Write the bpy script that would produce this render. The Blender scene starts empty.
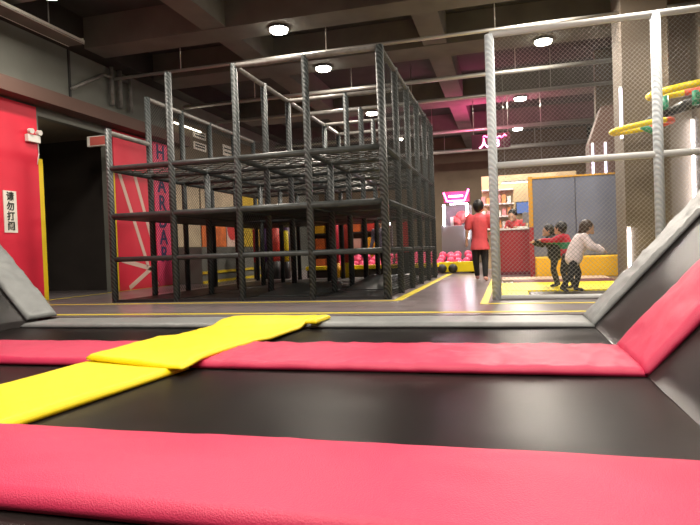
import bpy, bmesh, math, random
from mathutils import Vector as V, Matrix, noise
S = bpy.context.scene
C = S.collection
random.seed(4)
PI = math.pi

# ------------------------------------------------------------------ materials
MATS = {}
def mat(name, col, rough=.6, metal=0., spec=.5, emit=None, es=0., noise_amt=0., nscale=8., bump=0., bscale=40., alpha=1., trans=0., sheen=0.):
    m = bpy.data.materials.new(name); m.use_nodes = True
    nt = m.node_tree; b = nt.nodes['Principled BSDF']
    b.inputs['Roughness'].default_value = rough; b.inputs['Metallic'].default_value = metal
    b.inputs['Specular IOR Level'].default_value = spec
    b.inputs['Base Color'].default_value = (*col, 1)
    if trans: b.inputs['Transmission Weight'].default_value = trans; b.inputs['IOR'].default_value = 1.1
    if noise_amt:
        tc = nt.nodes.new('ShaderNodeTexCoord'); n = nt.nodes.new('ShaderNodeTexNoise'); n.inputs['Scale'].default_value = nscale
        n.inputs['Detail'].default_value = 6
        nt.links.new(tc.outputs['Object'], n.inputs['Vector'])
        r = nt.nodes.new('ShaderNodeValToRGB'); e = r.color_ramp.elements
        e[0].position = .3; e[1].position = .7
        e[0].color = (*[max(0, c*(1-noise_amt)) for c in col], 1); e[1].color = (*[min(1, c*(1+noise_amt)) for c in col], 1)
        nt.links.new(n.outputs['Fac'], r.inputs['Fac']); nt.links.new(r.outputs['Color'], b.inputs['Base Color'])
    if bump:
        tc = nt.nodes.new('ShaderNodeTexCoord'); n2 = nt.nodes.new('ShaderNodeTexNoise'); n2.inputs['Scale'].default_value = bscale
        nt.links.new(tc.outputs['Object'], n2.inputs['Vector'])
        bp = nt.nodes.new('ShaderNodeBump'); bp.inputs['Strength'].default_value = bump; bp.inputs['Distance'].default_value = .01
        nt.links.new(n2.outputs['Fac'], bp.inputs['Height']); nt.links.new(bp.outputs['Normal'], b.inputs['Normal'])
    if emit:
        b.inputs['Emission Color'].default_value = (*emit, 1); b.inputs['Emission Strength'].default_value = es
    MATS[name] = m
    return m

def spiral_mat(name, c1, c2, rough=.45):
    # foam sleeve wound with tape: diagonal bands around the pole
    m = bpy.data.materials.new(name); m.use_nodes = True
    nt = m.node_tree; b = nt.nodes['Principled BSDF']; b.inputs['Roughness'].default_value = rough
    tc = nt.nodes.new('ShaderNodeTexCoord'); w = nt.nodes.new('ShaderNodeTexWave')
    w.bands_direction = 'DIAGONAL'; w.inputs['Scale'].default_value = 8.5; w.inputs['Distortion'].default_value = 3.5
    w.inputs['Detail'].default_value = 2
    r = nt.nodes.new('ShaderNodeValToRGB'); e = r.color_ramp.elements
    e[0].position = .35; e[1].position = .75; e[0].color = (*c1, 1); e[1].color = (*c2, 1)
    nt.links.new(tc.outputs['Object'], w.inputs['Vector']); nt.links.new(w.outputs['Fac'], r.inputs['Fac'])
    nt.links.new(r.outputs['Color'], b.inputs['Base Color'])
    bp = nt.nodes.new('ShaderNodeBump'); bp.inputs['Strength'].default_value = .5; bp.inputs['Distance'].default_value = .01
    nt.links.new(w.outputs['Fac'], bp.inputs['Height']); nt.links.new(bp.outputs['Normal'], b.inputs['Normal'])
    MATS[name] = m; return m

mat('pink_vinyl', (.58, .030, .095), .50, spec=.5, noise_amt=.06, nscale=3, bump=.25, bscale=180)
mat('yellow_vinyl', (.88, .70, .004), .50, noise_amt=.05, nscale=3, bump=.25, bscale=180)
mat('grey_vinyl', (.235, .25, .25), .42, noise_amt=.10, nscale=5, bump=.25, bscale=120)
mat('bed_black', (.024, .0195, .0185), .30, spec=.5, noise_amt=.35, nscale=2.2, bump=.10, bscale=260)
mat('frame_black', (.012, .012, .013), .6)
mat('concrete_ceiling', (.050, .048, .046), .9, noise_amt=.2, nscale=1.5)
mat('concrete_beam', (.145, .14, .125), .9, noise_amt=.15, nscale=2)
mat('pipe_metal', (.42, .41, .38), .35, metal=.6)
mat('wall_grey', (.15, .155, .135), .8, noise_amt=.12, nscale=1.2)
mat('wall_brown', (.13, .098, .065), .8, noise_amt=.15, nscale=1.4)
mat('column_brown', (.125, .10, .075), .85, noise_amt=.12, nscale=1.6)
mat('wall_tan', (.19, .16, .12), .85, noise_amt=.15, nscale=1.4)
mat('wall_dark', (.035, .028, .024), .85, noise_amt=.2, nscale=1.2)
mat('ledge_brown', (.11, .062, .048), .75, noise_amt=.1, nscale=1)
mat('seam_dark', (.03, .03, .03), .8)
mat('panel_red', (.70, .018, .05), .55, noise_amt=.10, nscale=.9)
mat('panel_magenta', (.85, .06, .17), .55)
mat('letter_blue', (.035, .02, .12), .6)
mat('stripe_pale', (.70, .50, .42), .6)
mat('yellow_paint', (.75, .55, .01), .5)
mat('white_plastic', (.75, .73, .68), .5)
mat('white_paper', (.80, .76, .68), .7)
mat('ink_black', (.02, .025, .02), .7)
spiral_mat('foam_dark', (.018, .023, .023), (.085, .096, .096))
spiral_mat('foam_light', (.50, .56, .60), (.62, .67, .70))
mat('rail_pale', (.58, .60, .60), .4)
mat('rail_dark', (.045, .052, .052), .4, noise_amt=.3, nscale=9)
mat('rail_top', (.20, .19, .175), .38, noise_amt=.25, nscale=9)
mat('net_dark', (.03, .032, .03), .9, spec=.1)
mat('net_light', (.30, .30, .28), .55)
mat('strap', (.07, .068, .06), .35)
mat('deck_dark', (.02, .021, .021), .5)
mat('tape_yellow', (.75, .62, .05), .45)
mat('red_counter', (.33, .018, .028), .45, noise_amt=.08, nscale=2)
mat('counter_white', (.75, .72, .70), .4)
mat('wallpad_grey', (.15, .17, .24), .55, noise_amt=.1, nscale=2)
mat('wallpad_seam', (.10, .09, .22), .55)
mat('orange_trim', (.62, .32, .03), .5)
mat('amber_vinyl', (.88, .50, .012), .5, noise_amt=.06, nscale=3)
mat('pale_pad', (.62, .45, .33), .6)
mat('maroon', (.13, .015, .03), .6)
mat('hoop_yellow', (.85, .66, .01), .4)
mat('hoop_red', (.75, .09, .04), .45)
mat('hoop_green', (.02, .26, .16), .45)
mat('skin', (.62, .37, .26), .55)
mat('hair_black', (.010, .008, .008), .5)
mat('hair_brown', (.05, .028, .018), .5)
mat('shirt_red', (.72, .09, .11), .75, noise_amt=.08, nscale=9)
mat('trousers_black', (.012, .012, .014), .75)
mat('coat_white', (.92, .80, .82), .8, noise_amt=.1, nscale=14)
mat('coat_black', (.012, .012, .013), .8)
mat('green_cloth', (.02, .20, .10), .8)
mat('crimson_cloth', (.55, .02, .05), .8)
mat('grey_cloth', (.16, .14, .19), .8)
mat('shoe_pink', (.7, .35, .30), .6)
mat('shoe_dark', (.03, .03, .04), .6)
mat('ball_pink', (.85, .10, .22), .35)
mat('cabinet_grey', (.20, .19, .20), .5)
mat('claw_red', (.55, .12, .10), .5)
mat('poster_orange', (.75, .17, .03), .6, noise_amt=.4, nscale=4)
mat('poster_red', (.60, .035, .03), .6)
mat('poster_cream', (.52, .42, .28), .6, noise_amt=.15, nscale=3)
mat('poster_yellow', (.62, .42, .03), .6, noise_amt=.1, nscale=3)
mat('bag_purple', (.06, .02, .11), .5)
mat('bag_red', (.72, .07, .05), .5)
mat('beige_shop', (.55, .42, .25), .8, noise_amt=.15, nscale=2)
mat('screen_blue', (.05, .09, .22), .4, emit=(.08, .15, .40), es=.8)
mat('box_orange', (.65, .28, .10), .6); mat('box_pink', (.65, .25, .25), .6); mat('box_white', (.7, .68, .6), .6)
mat('led_white', (1, 1, 1), emit=(.95, .90, 1.0), es=26)
mat('led_blue', (1, 1, 1), emit=(.78, .76, 1.0), es=7)
mat('tube_warm', (1, 1, 1), emit=(1, .90, .70), es=5)
mat('lamp_face', (1, 1, 1), emit=(1, .93, .80), es=30)
mat('neon_pink', (1, .2, .5), emit=(1.0, .09, .36), es=9)
mat('neon_core', (1, .6, .8), emit=(1.0, .42, .70), es=9)
mat('neon_board', (.12, .01, .04), .5)
mat('glass', (.9, .9, .95), .05, trans=1.)

def floor_mat():
    m = bpy.data.materials.new('laminate_floor'); m.use_nodes = True
    nt = m.node_tree; b = nt.nodes['Principled BSDF']
    tc = nt.nodes.new('ShaderNodeTexCoord'); br = nt.nodes.new('ShaderNodeTexBrick')
    br.inputs['Scale'].default_value = 1.0; br.inputs['Brick Width'].default_value = 1.2; br.inputs['Row Height'].default_value = .2
    br.inputs['Mortar Size'].default_value = .004
    br.inputs['Color1'].default_value = (.17, .145, .148, 1); br.inputs['Color2'].default_value = (.23, .195, .20, 1); br.inputs['Mortar'].default_value = (.05, .045, .045, 1)
    nt.links.new(tc.outputs['Object'], br.inputs['Vector']); nt.links.new(br.outputs['Color'], b.inputs['Base Color'])
    b.inputs['Roughness'].default_value = .28; b.inputs['Specular IOR Level'].default_value = .7
    n = nt.nodes.new('ShaderNodeTexNoise'); n.inputs['Scale'].default_value = 7
    bp = nt.nodes.new('ShaderNodeBump'); bp.inputs['Strength'].default_value = .12; bp.inputs['Distance'].default_value = .02
    nt.links.new(tc.outputs['Object'], n.inputs['Vector']); nt.links.new(n.outputs['Fac'], bp.inputs['Height']); nt.links.new(bp.outputs['Normal'], b.inputs['Normal'])
    MATS['laminate_floor'] = m
floor_mat()

# ------------------------------------------------------------------ helpers
def mesh_obj(name, bm, m, parent=None, smooth=False):
    me = bpy.data.meshes.new(name)
    bmesh.ops.recalc_face_normals(bm, faces=bm.faces)
    bm.to_mesh(me); bm.free()
    ms = m if isinstance(m, (list, tuple)) else [m]
    for k in ms: me.materials.append(MATS[k])
    if smooth:
        for p in me.polygons: p.use_smooth = True
    o = bpy.data.objects.new(name, me); C.objects.link(o)
    if parent: o.parent = parent
    return o
def thing(name, label, cat, loc=(0, 0, 0), rz=0., group=None):
    o = bpy.data.objects.new(name, None); C.objects.link(o); o.location = loc; o.rotation_euler = (0, 0, rz)
    o.empty_display_size = .1
    o['label'] = label; o['category'] = cat
    if group: o['group'] = group
    return o
def tag(o, label, cat, group=None):
    o['label'] = label; o['category'] = cat
    if group: o['group'] = group
    return o
def struct(name, bm, m, label=None, cat=None):
    o = mesh_obj(name, bm, m); o['kind'] = 'structure'
    o['label'] = label or name.replace('_', ' '); o['category'] = cat or 'structure'
    return o
def box(bm, x0, x1, y0, y1, z0, z1, mi=0, bev=0.):
    vs = [bm.verts.new(p) for p in ((x0, y0, z0), (x1, y0, z0), (x1, y1, z0), (x0, y1, z0), (x0, y0, z1), (x1, y0, z1), (x1, y1, z1), (x0, y1, z1))]
    fs = [bm.faces.new([vs[i] for i in f]) for f in ((0, 3, 2, 1), (4, 5, 6, 7), (0, 1, 5, 4), (1, 2, 6, 5), (2, 3, 7, 6), (3, 0, 4, 7))]
    for f in fs: f.material_index = mi
    if bev: bmesh.ops.bevel(bm, geom=list({e for f in fs for e in f.edges}), offset=bev, segments=2, affect='EDGES', profile=.6)
    return bm
def Box(x0, x1, y0, y1, z0, z1, mi=0, bev=0.): return box(bmesh.new(), x0, x1, y0, y1, z0, z1, mi, bev)
def frame_of(d):
    d = V(d).normalized(); a = V((0, 0, 1)) if abs(d.z) < .9 else V((1, 0, 0))
    u = d.cross(a).normalized(); return u, d.cross(u)
def tube(bm, a, b, r, r2=None, n=10, caps=True, mi=0):
    a, b = V(a), V(b); r2 = r if r2 is None else r2; u, w = frame_of(b-a)
    A = [bm.verts.new(a+(u*math.cos(2*PI*i/n)+w*math.sin(2*PI*i/n))*r) for i in range(n)]
    B = [bm.verts.new(b+(u*math.cos(2*PI*i/n)+w*math.sin(2*PI*i/n))*r2) for i in range(n)]
    for i in range(n):
        f = bm.faces.new((A[i], A[(i+1) % n], B[(i+1) % n], B[i])); f.material_index = mi; f.smooth = True
    if caps and n > 3:
        for L in (A, B): bm.faces.new(L).material_index = mi
    return bm
def Tube(a, b, r, r2=None, n=10): return tube(bmesh.new(), a, b, r, r2, n)
def ball(bm, c, r, sc=(1, 1, 1), seg=12, mi=0):
    M = Matrix.Translation(V(c)) @ Matrix.Diagonal((*sc, 1))
    g = bmesh.ops.create_uvsphere(bm, u_segments=seg, v_segments=max(6, seg*2//3), radius=r, matrix=M)
    for v in g['verts']:
        for f in v.link_faces: f.material_index = mi; f.smooth = True
    return bm
def net(bm, o, U, W, lu, lw, pitch, r):
    """diamond net of real strands on the rectangle o + u*U + w*W"""
    o, U, W = V(o), V(U).normalized(), V(W).normalized()
    N = U.cross(W)
    for sgn in (1, -1):
        c = -lw if sgn == 1 else 0.
        end = lu if sgn == 1 else lu+lw
        while c < end:
            # line u = c + sgn*w
            ws = []
            for w in (0., lw):
                ws.append((c+sgn*w, w))
            (u0, w0), (u1, w1) = ws
            if sgn == 1:
                if u0 < 0: w0 += -u0; u0 = 0
                if u1 > lu: w1 -= (u1-lu); u1 = lu
            else:
                if u0 > lu: w0 += (u0-lu); u0 = lu
                if u1 < 0: w1 += u1; u1 = 0
            if w1-w0 > .01:
                a = o+U*u0+W*w0; b = o+U*u1+W*w1
                off = N*(r*.4*sgn)
                tube(bm, a+off, b+off, r, n=3, caps=False)
            c += pitch
    return bm

def wrinkle(p, amp, f, st=(1, 1, 1)):
    q = V((p[0]*f*st[0], p[1]*f*st[1], p[2]*f*st[2]))
    n = noise.noise(q)*.6+noise.noise(q*2.3)*.3+noise.noise(q*5)*.12
    ridge = 1-abs(noise.noise(q*1.3+V((7, 3, 1))))*2
    return amp*(n+.5*max(0, ridge-.7)*3)
def pad(name, m, P, t, nu=60, nv=14, amp=.006, f=2.5, st=(1, 1, 1), crown=.01, parent=None, hfun=None, efun=None, edge=.035):
    """cushion with soft rounded rims on the quad P00,P10,P11,P01 (u along first edge)"""
    P = [V(p) for p in P]
    n = (P[1]-P[0]).cross(P[3]-P[0]).normalized()
    if n.z < 0: n = -n
    Lu = (P[1]-P[0]).length; Lv = (P[3]-P[0]).length
    bm = bmesh.new(); G = []
    def warp(L, N):
        out = []
        for i in range(N+1):
            s = i/N; out.append(.5-.5*math.cos(PI*s)*(1 if abs(math.cos(PI*s)) < 2 else 1))
        return [(.35*o_+.65*i/N) for i, o_ in enumerate(out)]
    us, vs = warp(Lu, nu), warp(Lv, nv)
    for u in us:
        row = []
        for v in vs:
            p = (P[0]*(1-u)+P[1]*u)*(1-v)+(P[3]*(1-u)+P[2]*u)*v
            d = min(u*Lu, (1-u)*Lu, v*Lv, (1-v)*Lv)
            e = min(1, d/edge); h = t*(.45+.55*math.sqrt(max(0, 1-(1-e)**2)))
            h += crown*math.sin(PI*u)**.3*math.sin(PI*v) if 0 < u < 1 and 0 < v < 1 else 0
            h += wrinkle(p, amp, f, st)*min(1, d/.03+.4)
            if hfun: h += hfun(p)
            q = p+n*h
            if efun: q = q+V(efun(p, u, v))
            row.append(bm.verts.new(q))
        G.append(row)
    for i in range(nu):
        for j in range(nv):
            bm.faces.new((G[i][j], G[i+1][j], G[i+1][j+1], G[i][j+1]))
    rim = [G[i][0] for i in range(nu+1)]+[G[nu][j] for j in range(1, nv+1)]+[G[i][nv] for i in range(nu-1, -1, -1)]+[G[0][j] for j in range(nv-1, 0, -1)]
    low = []
    for v in rim:
        q = v.co.copy(); d = (q-P[0]).dot(n); hf = hfun(q-n*d) if hfun else 0
        low.append(bm.verts.new(q-n*(d-hf)))
    k = len(rim)
    for i in range(k): bm.faces.new((rim[i], rim[(i+1) % k], low[(i+1) % k], low[i]))
    bm.faces.new(low)
    return mesh_obj(name, bm, m, parent, smooth=True)

# ------------------------------------------------------------------ camera
yaw, pitch, roll, FPX, H = .2645, -.0203, -.036, 582., .75
f = V((-math.sin(yaw)*math.cos(pitch), math.cos(yaw)*math.cos(pitch), math.sin(pitch)))
r = V((math.cos(yaw), math.sin(yaw), 0)); u = r.cross(f)
r2 = r*math.cos(roll)+u*math.sin(roll); u2 = -r*math.sin(roll)+u*math.cos(roll)
cd = bpy.data.cameras.new('camera'); cam = bpy.data.objects.new('camera', cd); C.objects.link(cam)
cam.matrix_world = Matrix(((r2.x, u2.x, -f.x, 0), (r2.y, u2.y, -f.y, 0), (r2.z, u2.z, -f.z, H), (0, 0, 0, 1)))
cd.sensor_width = 36; cd.lens = FPX/700*36; cd.clip_start = .05; cd.clip_end = 200
S.camera = cam

# ------------------------------------------------------------------ setting
XL, XR, YB, ZC = -8.76, 3.45, 27., 5.75      # hall: left wall, right wall, far wall, ceiling slab
bm = Box(XL-2.6, XR, 6.52, YB, -.6, 0)
box(bm, XL-2.6, XR, -3, 6.52, -.6, -.5)
struct('floor', bm, 'laminate_floor', 'grey brown glossy laminate floor of the hall', 'floor')
struct('ceiling', Box(XL-2.6, XR+.3, -3, YB+.2, ZC, ZC+.2), 'concrete_ceiling', 'dark concrete ceiling slab', 'ceiling')
struct('wall_back', Box(XL, XR, YB, YB+.2, 0, ZC), 'wall_brown', 'dim brown far wall of the hall', 'wall')
struct('wall_rear', Box(XL-2.6, XR+.3, -3.2, -3, -.6, ZC), 'wall_dark', 'wall behind the viewer', 'wall')
# left wall with the doorway opening y 9.45..11.45, z 0..3.55
bm = bmesh.new()
box(bm, XL-.15, XL, -3, 9.45, -.6, ZC); box(bm, XL-.15, XL, 11.45, YB, 0, ZC); box(bm, XL-.15, XL, 9.45, 11.45, 3.6, ZC)
w = struct('wall_left', bm, 'wall_grey', 'left wall with grey upper panels and a dark doorway', 'wall')
bm = bmesh.new()
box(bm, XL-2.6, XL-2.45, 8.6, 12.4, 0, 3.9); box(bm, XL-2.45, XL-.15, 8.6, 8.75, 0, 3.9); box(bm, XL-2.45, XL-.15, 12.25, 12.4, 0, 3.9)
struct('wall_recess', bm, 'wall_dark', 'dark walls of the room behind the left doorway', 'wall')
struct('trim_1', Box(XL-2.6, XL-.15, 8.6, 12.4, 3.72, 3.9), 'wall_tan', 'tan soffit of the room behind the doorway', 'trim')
struct('trim_2', Box(XL, XL+.10, 13.9, 23, 0, 4.55), 'wall_brown', 'brown panelling on the far part of the left wall', 'trim')
struct('trim_3', Box(XL, XL+.38, -3, 14.5, 3.78, 4.04), 'ledge_brown', 'brown ledge along the left wall, tinted with reflected red light', 'trim')  # reddish part of the colour stands in for reflected red light
struct('trim_4', Box(XL, XL+.45, -3, YB, 5.17, ZC), 'wall_dark', 'beam along the top of the left wall, darkened as wall-top shadow', 'trim')  # dark colour stands in for the shadow at the wall top
bm = bmesh.new()
for y in (7.1, 10.35): box(bm, XL, XL+.03, y-.025, y+.025, 4.04, 5.17)
struct('trim_5', bm, 'seam_dark', 'dark joints between the grey wall panels', 'trim')
bm = bmesh.new(); box(bm, XL, XL+.05, 9.45, 9.52, 0, 2.75)
struct('trim_6', Box(XL, XL+.05, 9.36, 9.47, 0, 2.75), 'yellow_paint', 'yellow strip on the near side of the doorway', 'trim')
struct('trim_7', Box(XL, XL+.06, 11.42, 11.62, 0, 2.75), 'yellow_paint', 'yellow strip on the far side of the doorway', 'trim')
struct('door_1', Box(XL-.62, XL-.52, 9.8, 9.92, 0, 1.9), 'wall_tan', 'edge of a pale door leaf standing open in the doorway', 'door')
# right side
struct('wall_right', Box(XR, XR+.2, -3, 12.6, -.6, ZC), 'wall_tan', 'tan concrete wall on the right', 'wall')
struct('wall_return', Box(2.62, XR, 12.4, 12.6, 0, ZC), 'wall_tan', 'tan concrete wall beside the wide column', 'wall')
struct('trim_8', Box(2.0, 2.72, 11.0, 11.9, 0, ZC), 'column_brown', 'wide concrete column on the right behind the net', 'column')
struct('trim_9', Box(2.35, XR, 16.5, 16.8, 0, ZC), 'wall_brown', 'brown wall behind the column', 'wall')
bm = bmesh.new(); box(bm, 1.95, 2.75, 14.9, 15.6, 0, 3.1)
vs = [bm.verts.new(p) for p in ((1.95, 14.9, 3.1), (2.75, 14.9, 3.1), (2.75, 15.6, 3.1), (1.95, 15.6, 3.1), (2.25, 14.9, 3.95), (2.75, 14.9, 3.95), (2.75, 15.6, 3.95), (2.25, 15.6, 3.95))]
for q in ((0, 3, 2, 1), (4, 5, 6, 7), (0, 1, 5, 4), (1, 2, 6, 5), (2, 3, 7, 6), (3, 0, 4, 7)): bm.faces.new([vs[i] for i in q])
struct('trim_10', bm, 'ledge_brown', 'flared column behind the grey padded wall', 'column')
# ceiling beams across and along
HB = 5.12
k = 11
for (y0, y1) in ((-1.2, -.6), (1.9, 2.5), (4.8, 5.4), (7.6, 8.15), (10.3, 10.95), (12.75, 13.6), (17.6, 18.5), (22.3, 23.2)):
    struct('trim_%d' % k, Box(XL+.45, XR, y0, y1, HB, ZC), 'concrete_beam', 'concrete ceiling cross beam', 'beam'); k += 1
for (x0, x1) in ((-1.62, -1.12), (-5.6, -5.1)):
    ys = [(-3, -1.2), (-.6, 1.9), (2.5, 4.8), (5.4, 7.6), (8.15, 10.3), (10.95, 12.75), (13.6, 17.6), (18.5, 22.3), (23.2, YB)]
    bm = bmesh.new()
    for a, b in ys: box(bm, x0, x1, a+.002, b-.002, HB+.02, ZC)
    struct('trim_%d' % k, bm, 'concrete_beam', 'concrete ceiling beam running into the hall', 'beam'); k += 1

# ceiling pipes with hangers
def pipe(y, z, r, x0, x1, label, hang, m='pipe_metal'):
    t = thing('ceiling_pipe', label, 'pipe', (0, y, z))
    mesh_obj('pipe_run', Tube((x0, 0, 0), (x1, 0, 0), r, n=12), m, t)
    for x in hang: mesh_obj('hanger_rod', Tube((x, 0, 0), (x, 0, ZC-z), .012, n=6), 'pipe_metal', t)
pipe(11.15, 4.72, .035, XL+.5, XR-.02, 'long thin sprinkler pipe hanging nearest across the ceiling', (-6.6, -3.35, -.1, 2.4))
pipe(14.05, 4.75, .05, XL+.5, XR-.02, 'sprinkler pipe across the ceiling behind the second row of lamps', (-6.2, -3.6, .3))
pipe(15.9, 4.72, .05, XL+.5, XR-.02, 'sprinkler pipe in front of the third cross beam', (-5.9, -2.4, 1.2))
pipe(20.4, 4.72, .06, XL+.5, XR-.02, 'sprinkler pipe beyond the pink neon sign', (-5.9, -2.4, 1.2))
pipe(24.6, 4.72, .08, XL+.5, XR-.02, 'thick pipe under the ceiling next to the far wall', (-5.9, -2.4, 1.2))
# cable tray upper left
t = thing('cable_tray', 'long metal cable tray hanging under the ceiling at upper left', 'cable tray', (-8.0, 6.0, 4.95))
mesh_obj('tray_bottom', Box(-.19, .19, -8, 3.7, 0, .02), 'concrete_beam', t)
for x in (-.19, .17): mesh_obj('tray_edge', Box(x, x+.02, -8, 3.7, -.004, .07), 'white_plastic', t)
mesh_obj('end_plate', Box(-.17, .17, 3.68, 3.7, .021, .11), 'white_plastic', t)
for y in (-3, 0, 3): mesh_obj('hanger_rod', Tube((0, y, .02), (0, y, ZC-4.95), .012, n=6), 'pipe_metal', t)
# duct riser on the upper left wall
t = thing('wall_pipe', 'cluster of grey vertical pipes on the upper left wall', 'pipe', (XL+.1, 11.9, 4.28))
for i, y in enumerate((-.3, 0., .38)): mesh_obj('riser', Tube((0, y, 0), (0, y, .88), .05, n=10), 'rail_top', t)
mesh_obj('bent_pipe', tube(Tube((0, -1.6, .05), (0, -.6, .62), .035), (0, -.6, .62), (0, .3, .7), .035), 'rail_top', t)

# ------------------------------------------------------------------ lamps
def lamp(x, y, power, label, group=None, z=HB, col=(1, .90, .78)):
    t = thing('ceiling_lamp', label, 'ceiling lamp', (x, y, z), 0, group)
    mesh_obj('housing', tube(bmesh.new(), (0, 0, 0), (0, 0, -.05), .17, .20, 20), 'frame_black', t)
    mesh_obj('lamp_disc', tube(bmesh.new(), (0, 0, -.052), (0, 0, -.10), .18, .16, 20), 'lamp_face', t)
    l = bpy.data.lights.new('lamp_light', 'AREA'); l.shape = 'DISK'; l.size = .34; l.energy = power; l.color = col
    o = bpy.data.objects.new('lamp_light', l); C.objects.link(o); o.location = (x, y, z-.14)
lamp(-4.13, 10.62, 115, 'bright round ceiling lamp above the climbing frame, nearer of two')
lamp(-4.05, 13.2, 105, 'bright round ceiling lamp above the climbing frame, farther of two')
lamp(.87, 13.2, 200, 'bright round ceiling lamp seen through the net on the right')
for x, y, p in ((-4.1, 5.1, 70), (.2, 5.1, 60), (-2.0, 2.2, 170), (1.6, 2.2, 150), (-4.1, -.9, 130), (.2, -.9, 190), (-7.0, 7.9, 110), (1.8, 7.9, 110), (.87, 10.62, 170), (-4.1, 8.0, 60)):  # all out of view; last two added to brighten the court and climbing frame
    lamp(x, y, p, 'unseen round ceiling lamp', 'lamps over the trampolines')
for x, y, p in ((-4., 18.05, 220), (.5, 18.05, 320), (-4, 22.7, 250), (.5, 22.7, 420)):
    lamp(x, y, p, 'round ceiling lamp at the back of the hall', 'lamps at the back')
# recess light
l = bpy.data.lights.new('recess_light', 'AREA'); l.size = .3; l.energy = 8; l.color = (1, .85, .6)
o = bpy.data.objects.new('recess_light', l); C.objects.link(o); o.location = (XL-1.2, 9.3, 3.0); o.rotation_euler = (PI, 0, 0)

# ------------------------------------------------------------------ left wall panels, signs
tag(mesh_obj('wall_panel', Box(XL, XL+.05, 1.0, 9.36, -.02, 3.74), 'panel_red'), 'plain bright red wall panel left of the dark doorway', 'wall panel')
t = thing('mural_panel', 'red wall panel with pale star stripes and a magenta lettered band', 'wall panel', (XL, 0, 0))
mesh_obj('board', Box(0, .05, 11.62, 13.85, 0, 3.75), 'panel_red', t)
mesh_obj('lettered_band', Box(.05, .062, 13.18, 13.83, 0.02, 3.74), 'panel_magenta', t)
def stripe(a, b, w):
    a, b = V(a), V(b); d = (b-a).normalized(); n_ = V((-d.y, d.x))*w/2
    bm = bmesh.new(); q = [a+n_, b+n_, b-n_, a-n_]
    lo = [bm.verts.new((.05, p.x, p.y)) for p in q]; hi = [bm.verts.new((.056, p.x, p.y)) for p in q]
    bm.faces.new(lo); bm.faces.new(hi)
    for i in range(4): bm.faces.new((lo[i], lo[(i+1) % 4], hi[(i+1) % 4], hi[i]))
    return bm
for a, b in (((11.75, 2.85), (12.78, .55)), ((12.35, 2.85), (13.1, .9)), ((11.75, .72), (12.9, .48)), ((12.9, .48), (12.0, .05)), ((12.95, .45), (13.15, .04))):
    mesh_obj('pale_stripe', stripe(a, b, .11), 'stripe_pale', t)
dg = None
def text_mesh(s, size, ext=.004):
    cu = bpy.data.curves.new('t', 'FONT'); cu.body = s; cu.size = size; cu.extrude = ext; cu.align_x = 'CENTER'; cu.align_y = 'CENTER'; cu.offset = size*.02
    o = bpy.data.objects.new('t', cu); C.objects.link(o)
    bpy.context.view_layer.update()
    me = bpy.data.meshes.new_from_object(o.evaluated_get(bpy.context.evaluated_depsgraph_get()))
    bpy.data.objects.remove(o); return me
def text(name, s, size, m, parent, loc, rot, ext=.004):
    me = text_mesh(s, size, ext); me.materials.clear(); me.materials.append(MATS[m])
    o = bpy.data.objects.new(name, me); C.objects.link(o); o.parent = parent; o.location = loc; o.rotation_euler = rot
    return o
for ch, z in (('H', 3.48), ('A', 2.62), ('R', 2.16), ('D', 1.70), ('A', 1.26), ('R', .82)):
    text('letter', ch, .54, 'letter_blue', t, (.066, 13.5, z), (PI/2, 0, PI/2))
# notice with four characters
t = thing('notice_sign', 'white vertical notice with four black characters on red wall', 'sign', (XL+.05, 0, 0))
mesh_obj('board', Box(0, .015, 8.49, 8.78, 1.30, 2.06), 'white_paper', t)
for ch, z in zip('请勿打闹', (1.95, 1.77, 1.59, 1.41)):
    text('character', ch, .17, 'ink_black', t, (.02, 8.635, z), (PI/2, 0, PI/2))
t = thing('emergency_light', 'white twin head emergency light at the top of red wall', 'emergency light', (XL+.05, 9.2, 3.05))
mesh_obj('battery_box', Box(0, .09, -.15, .15, -.02, .12, bev=.012), 'white_plastic', t)
for y in (-.1, .1): mesh_obj('lamp_head', tube(ball(bmesh.new(), (.08, y, .18), .048), (.08, y, .18), (.14, y, .17), .044, .052), 'white_plastic', t)
mesh_obj('cable', tube(Tube((.01, .16, -.02), (.01, .17, -.2), .008, n=6), (.01, .17, -.2), (.01, .12, -.42), .008, n=6), 'white_plastic', t)
t = thing('exit_sign', 'small exit sign box with reddish face over the dark doorway', 'sign', (XL+.05, 10.75, 3.22))
mesh_obj('housing', Box(0, .48, .0, .08, -.02, .2, bev=.008), 'white_plastic', t)
mesh_obj('sign_face', Box(.08, .46, -.006, 0, 0, .18), 'claw_red', t)
for (y, zz, h, lab) in ((15.5, 4.20, .22, 'white rectangular notice high on brown wall, upper of the pair'), (15.5, 3.86, .22, 'white rectangular notice high on brown wall, lower of the pair'), (17.3, 3.95, .34, 'single white notice high on brown wall, farther from the doorway')):
    t = thing('wall_notice', lab, 'sign', (XL+.1, y, zz))
    mesh_obj('notice_board', Box(0, .02, -.36, .36, 0, h), 'white_paper', t)
    for j in range(2): mesh_obj('dark_line', Box(.02, .026, -.28, .28, h*.25+j*h*.36, h*.25+j*h*.36+.04), 'ink_black', t)
t = thing('tube_light', 'lit warm fluorescent tube on the left wall beyond the red panels', 'lamp', (XL+.1, 14.0, 4.36))
mesh_obj('tube_holder', Box(0, .06, 0, 1.5, 0, .06), 'white_plastic', t); mesh_obj('tube', Tube((.085, .05, .02), (.085, 1.45, .02), .025), 'tube_warm', t)
t = thing('tube_light', 'lit warm fluorescent tube on the far left wall, farther one', 'lamp', (XL+.1, 19.5, 4.0))
mesh_obj('tube_holder', Box(0, .06, 0, 1.5, 0, .06), 'white_plastic', t); mesh_obj('tube', Tube((.085, .05, .02), (.085, 1.45, .02), .025), 'tube_warm', t)

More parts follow.
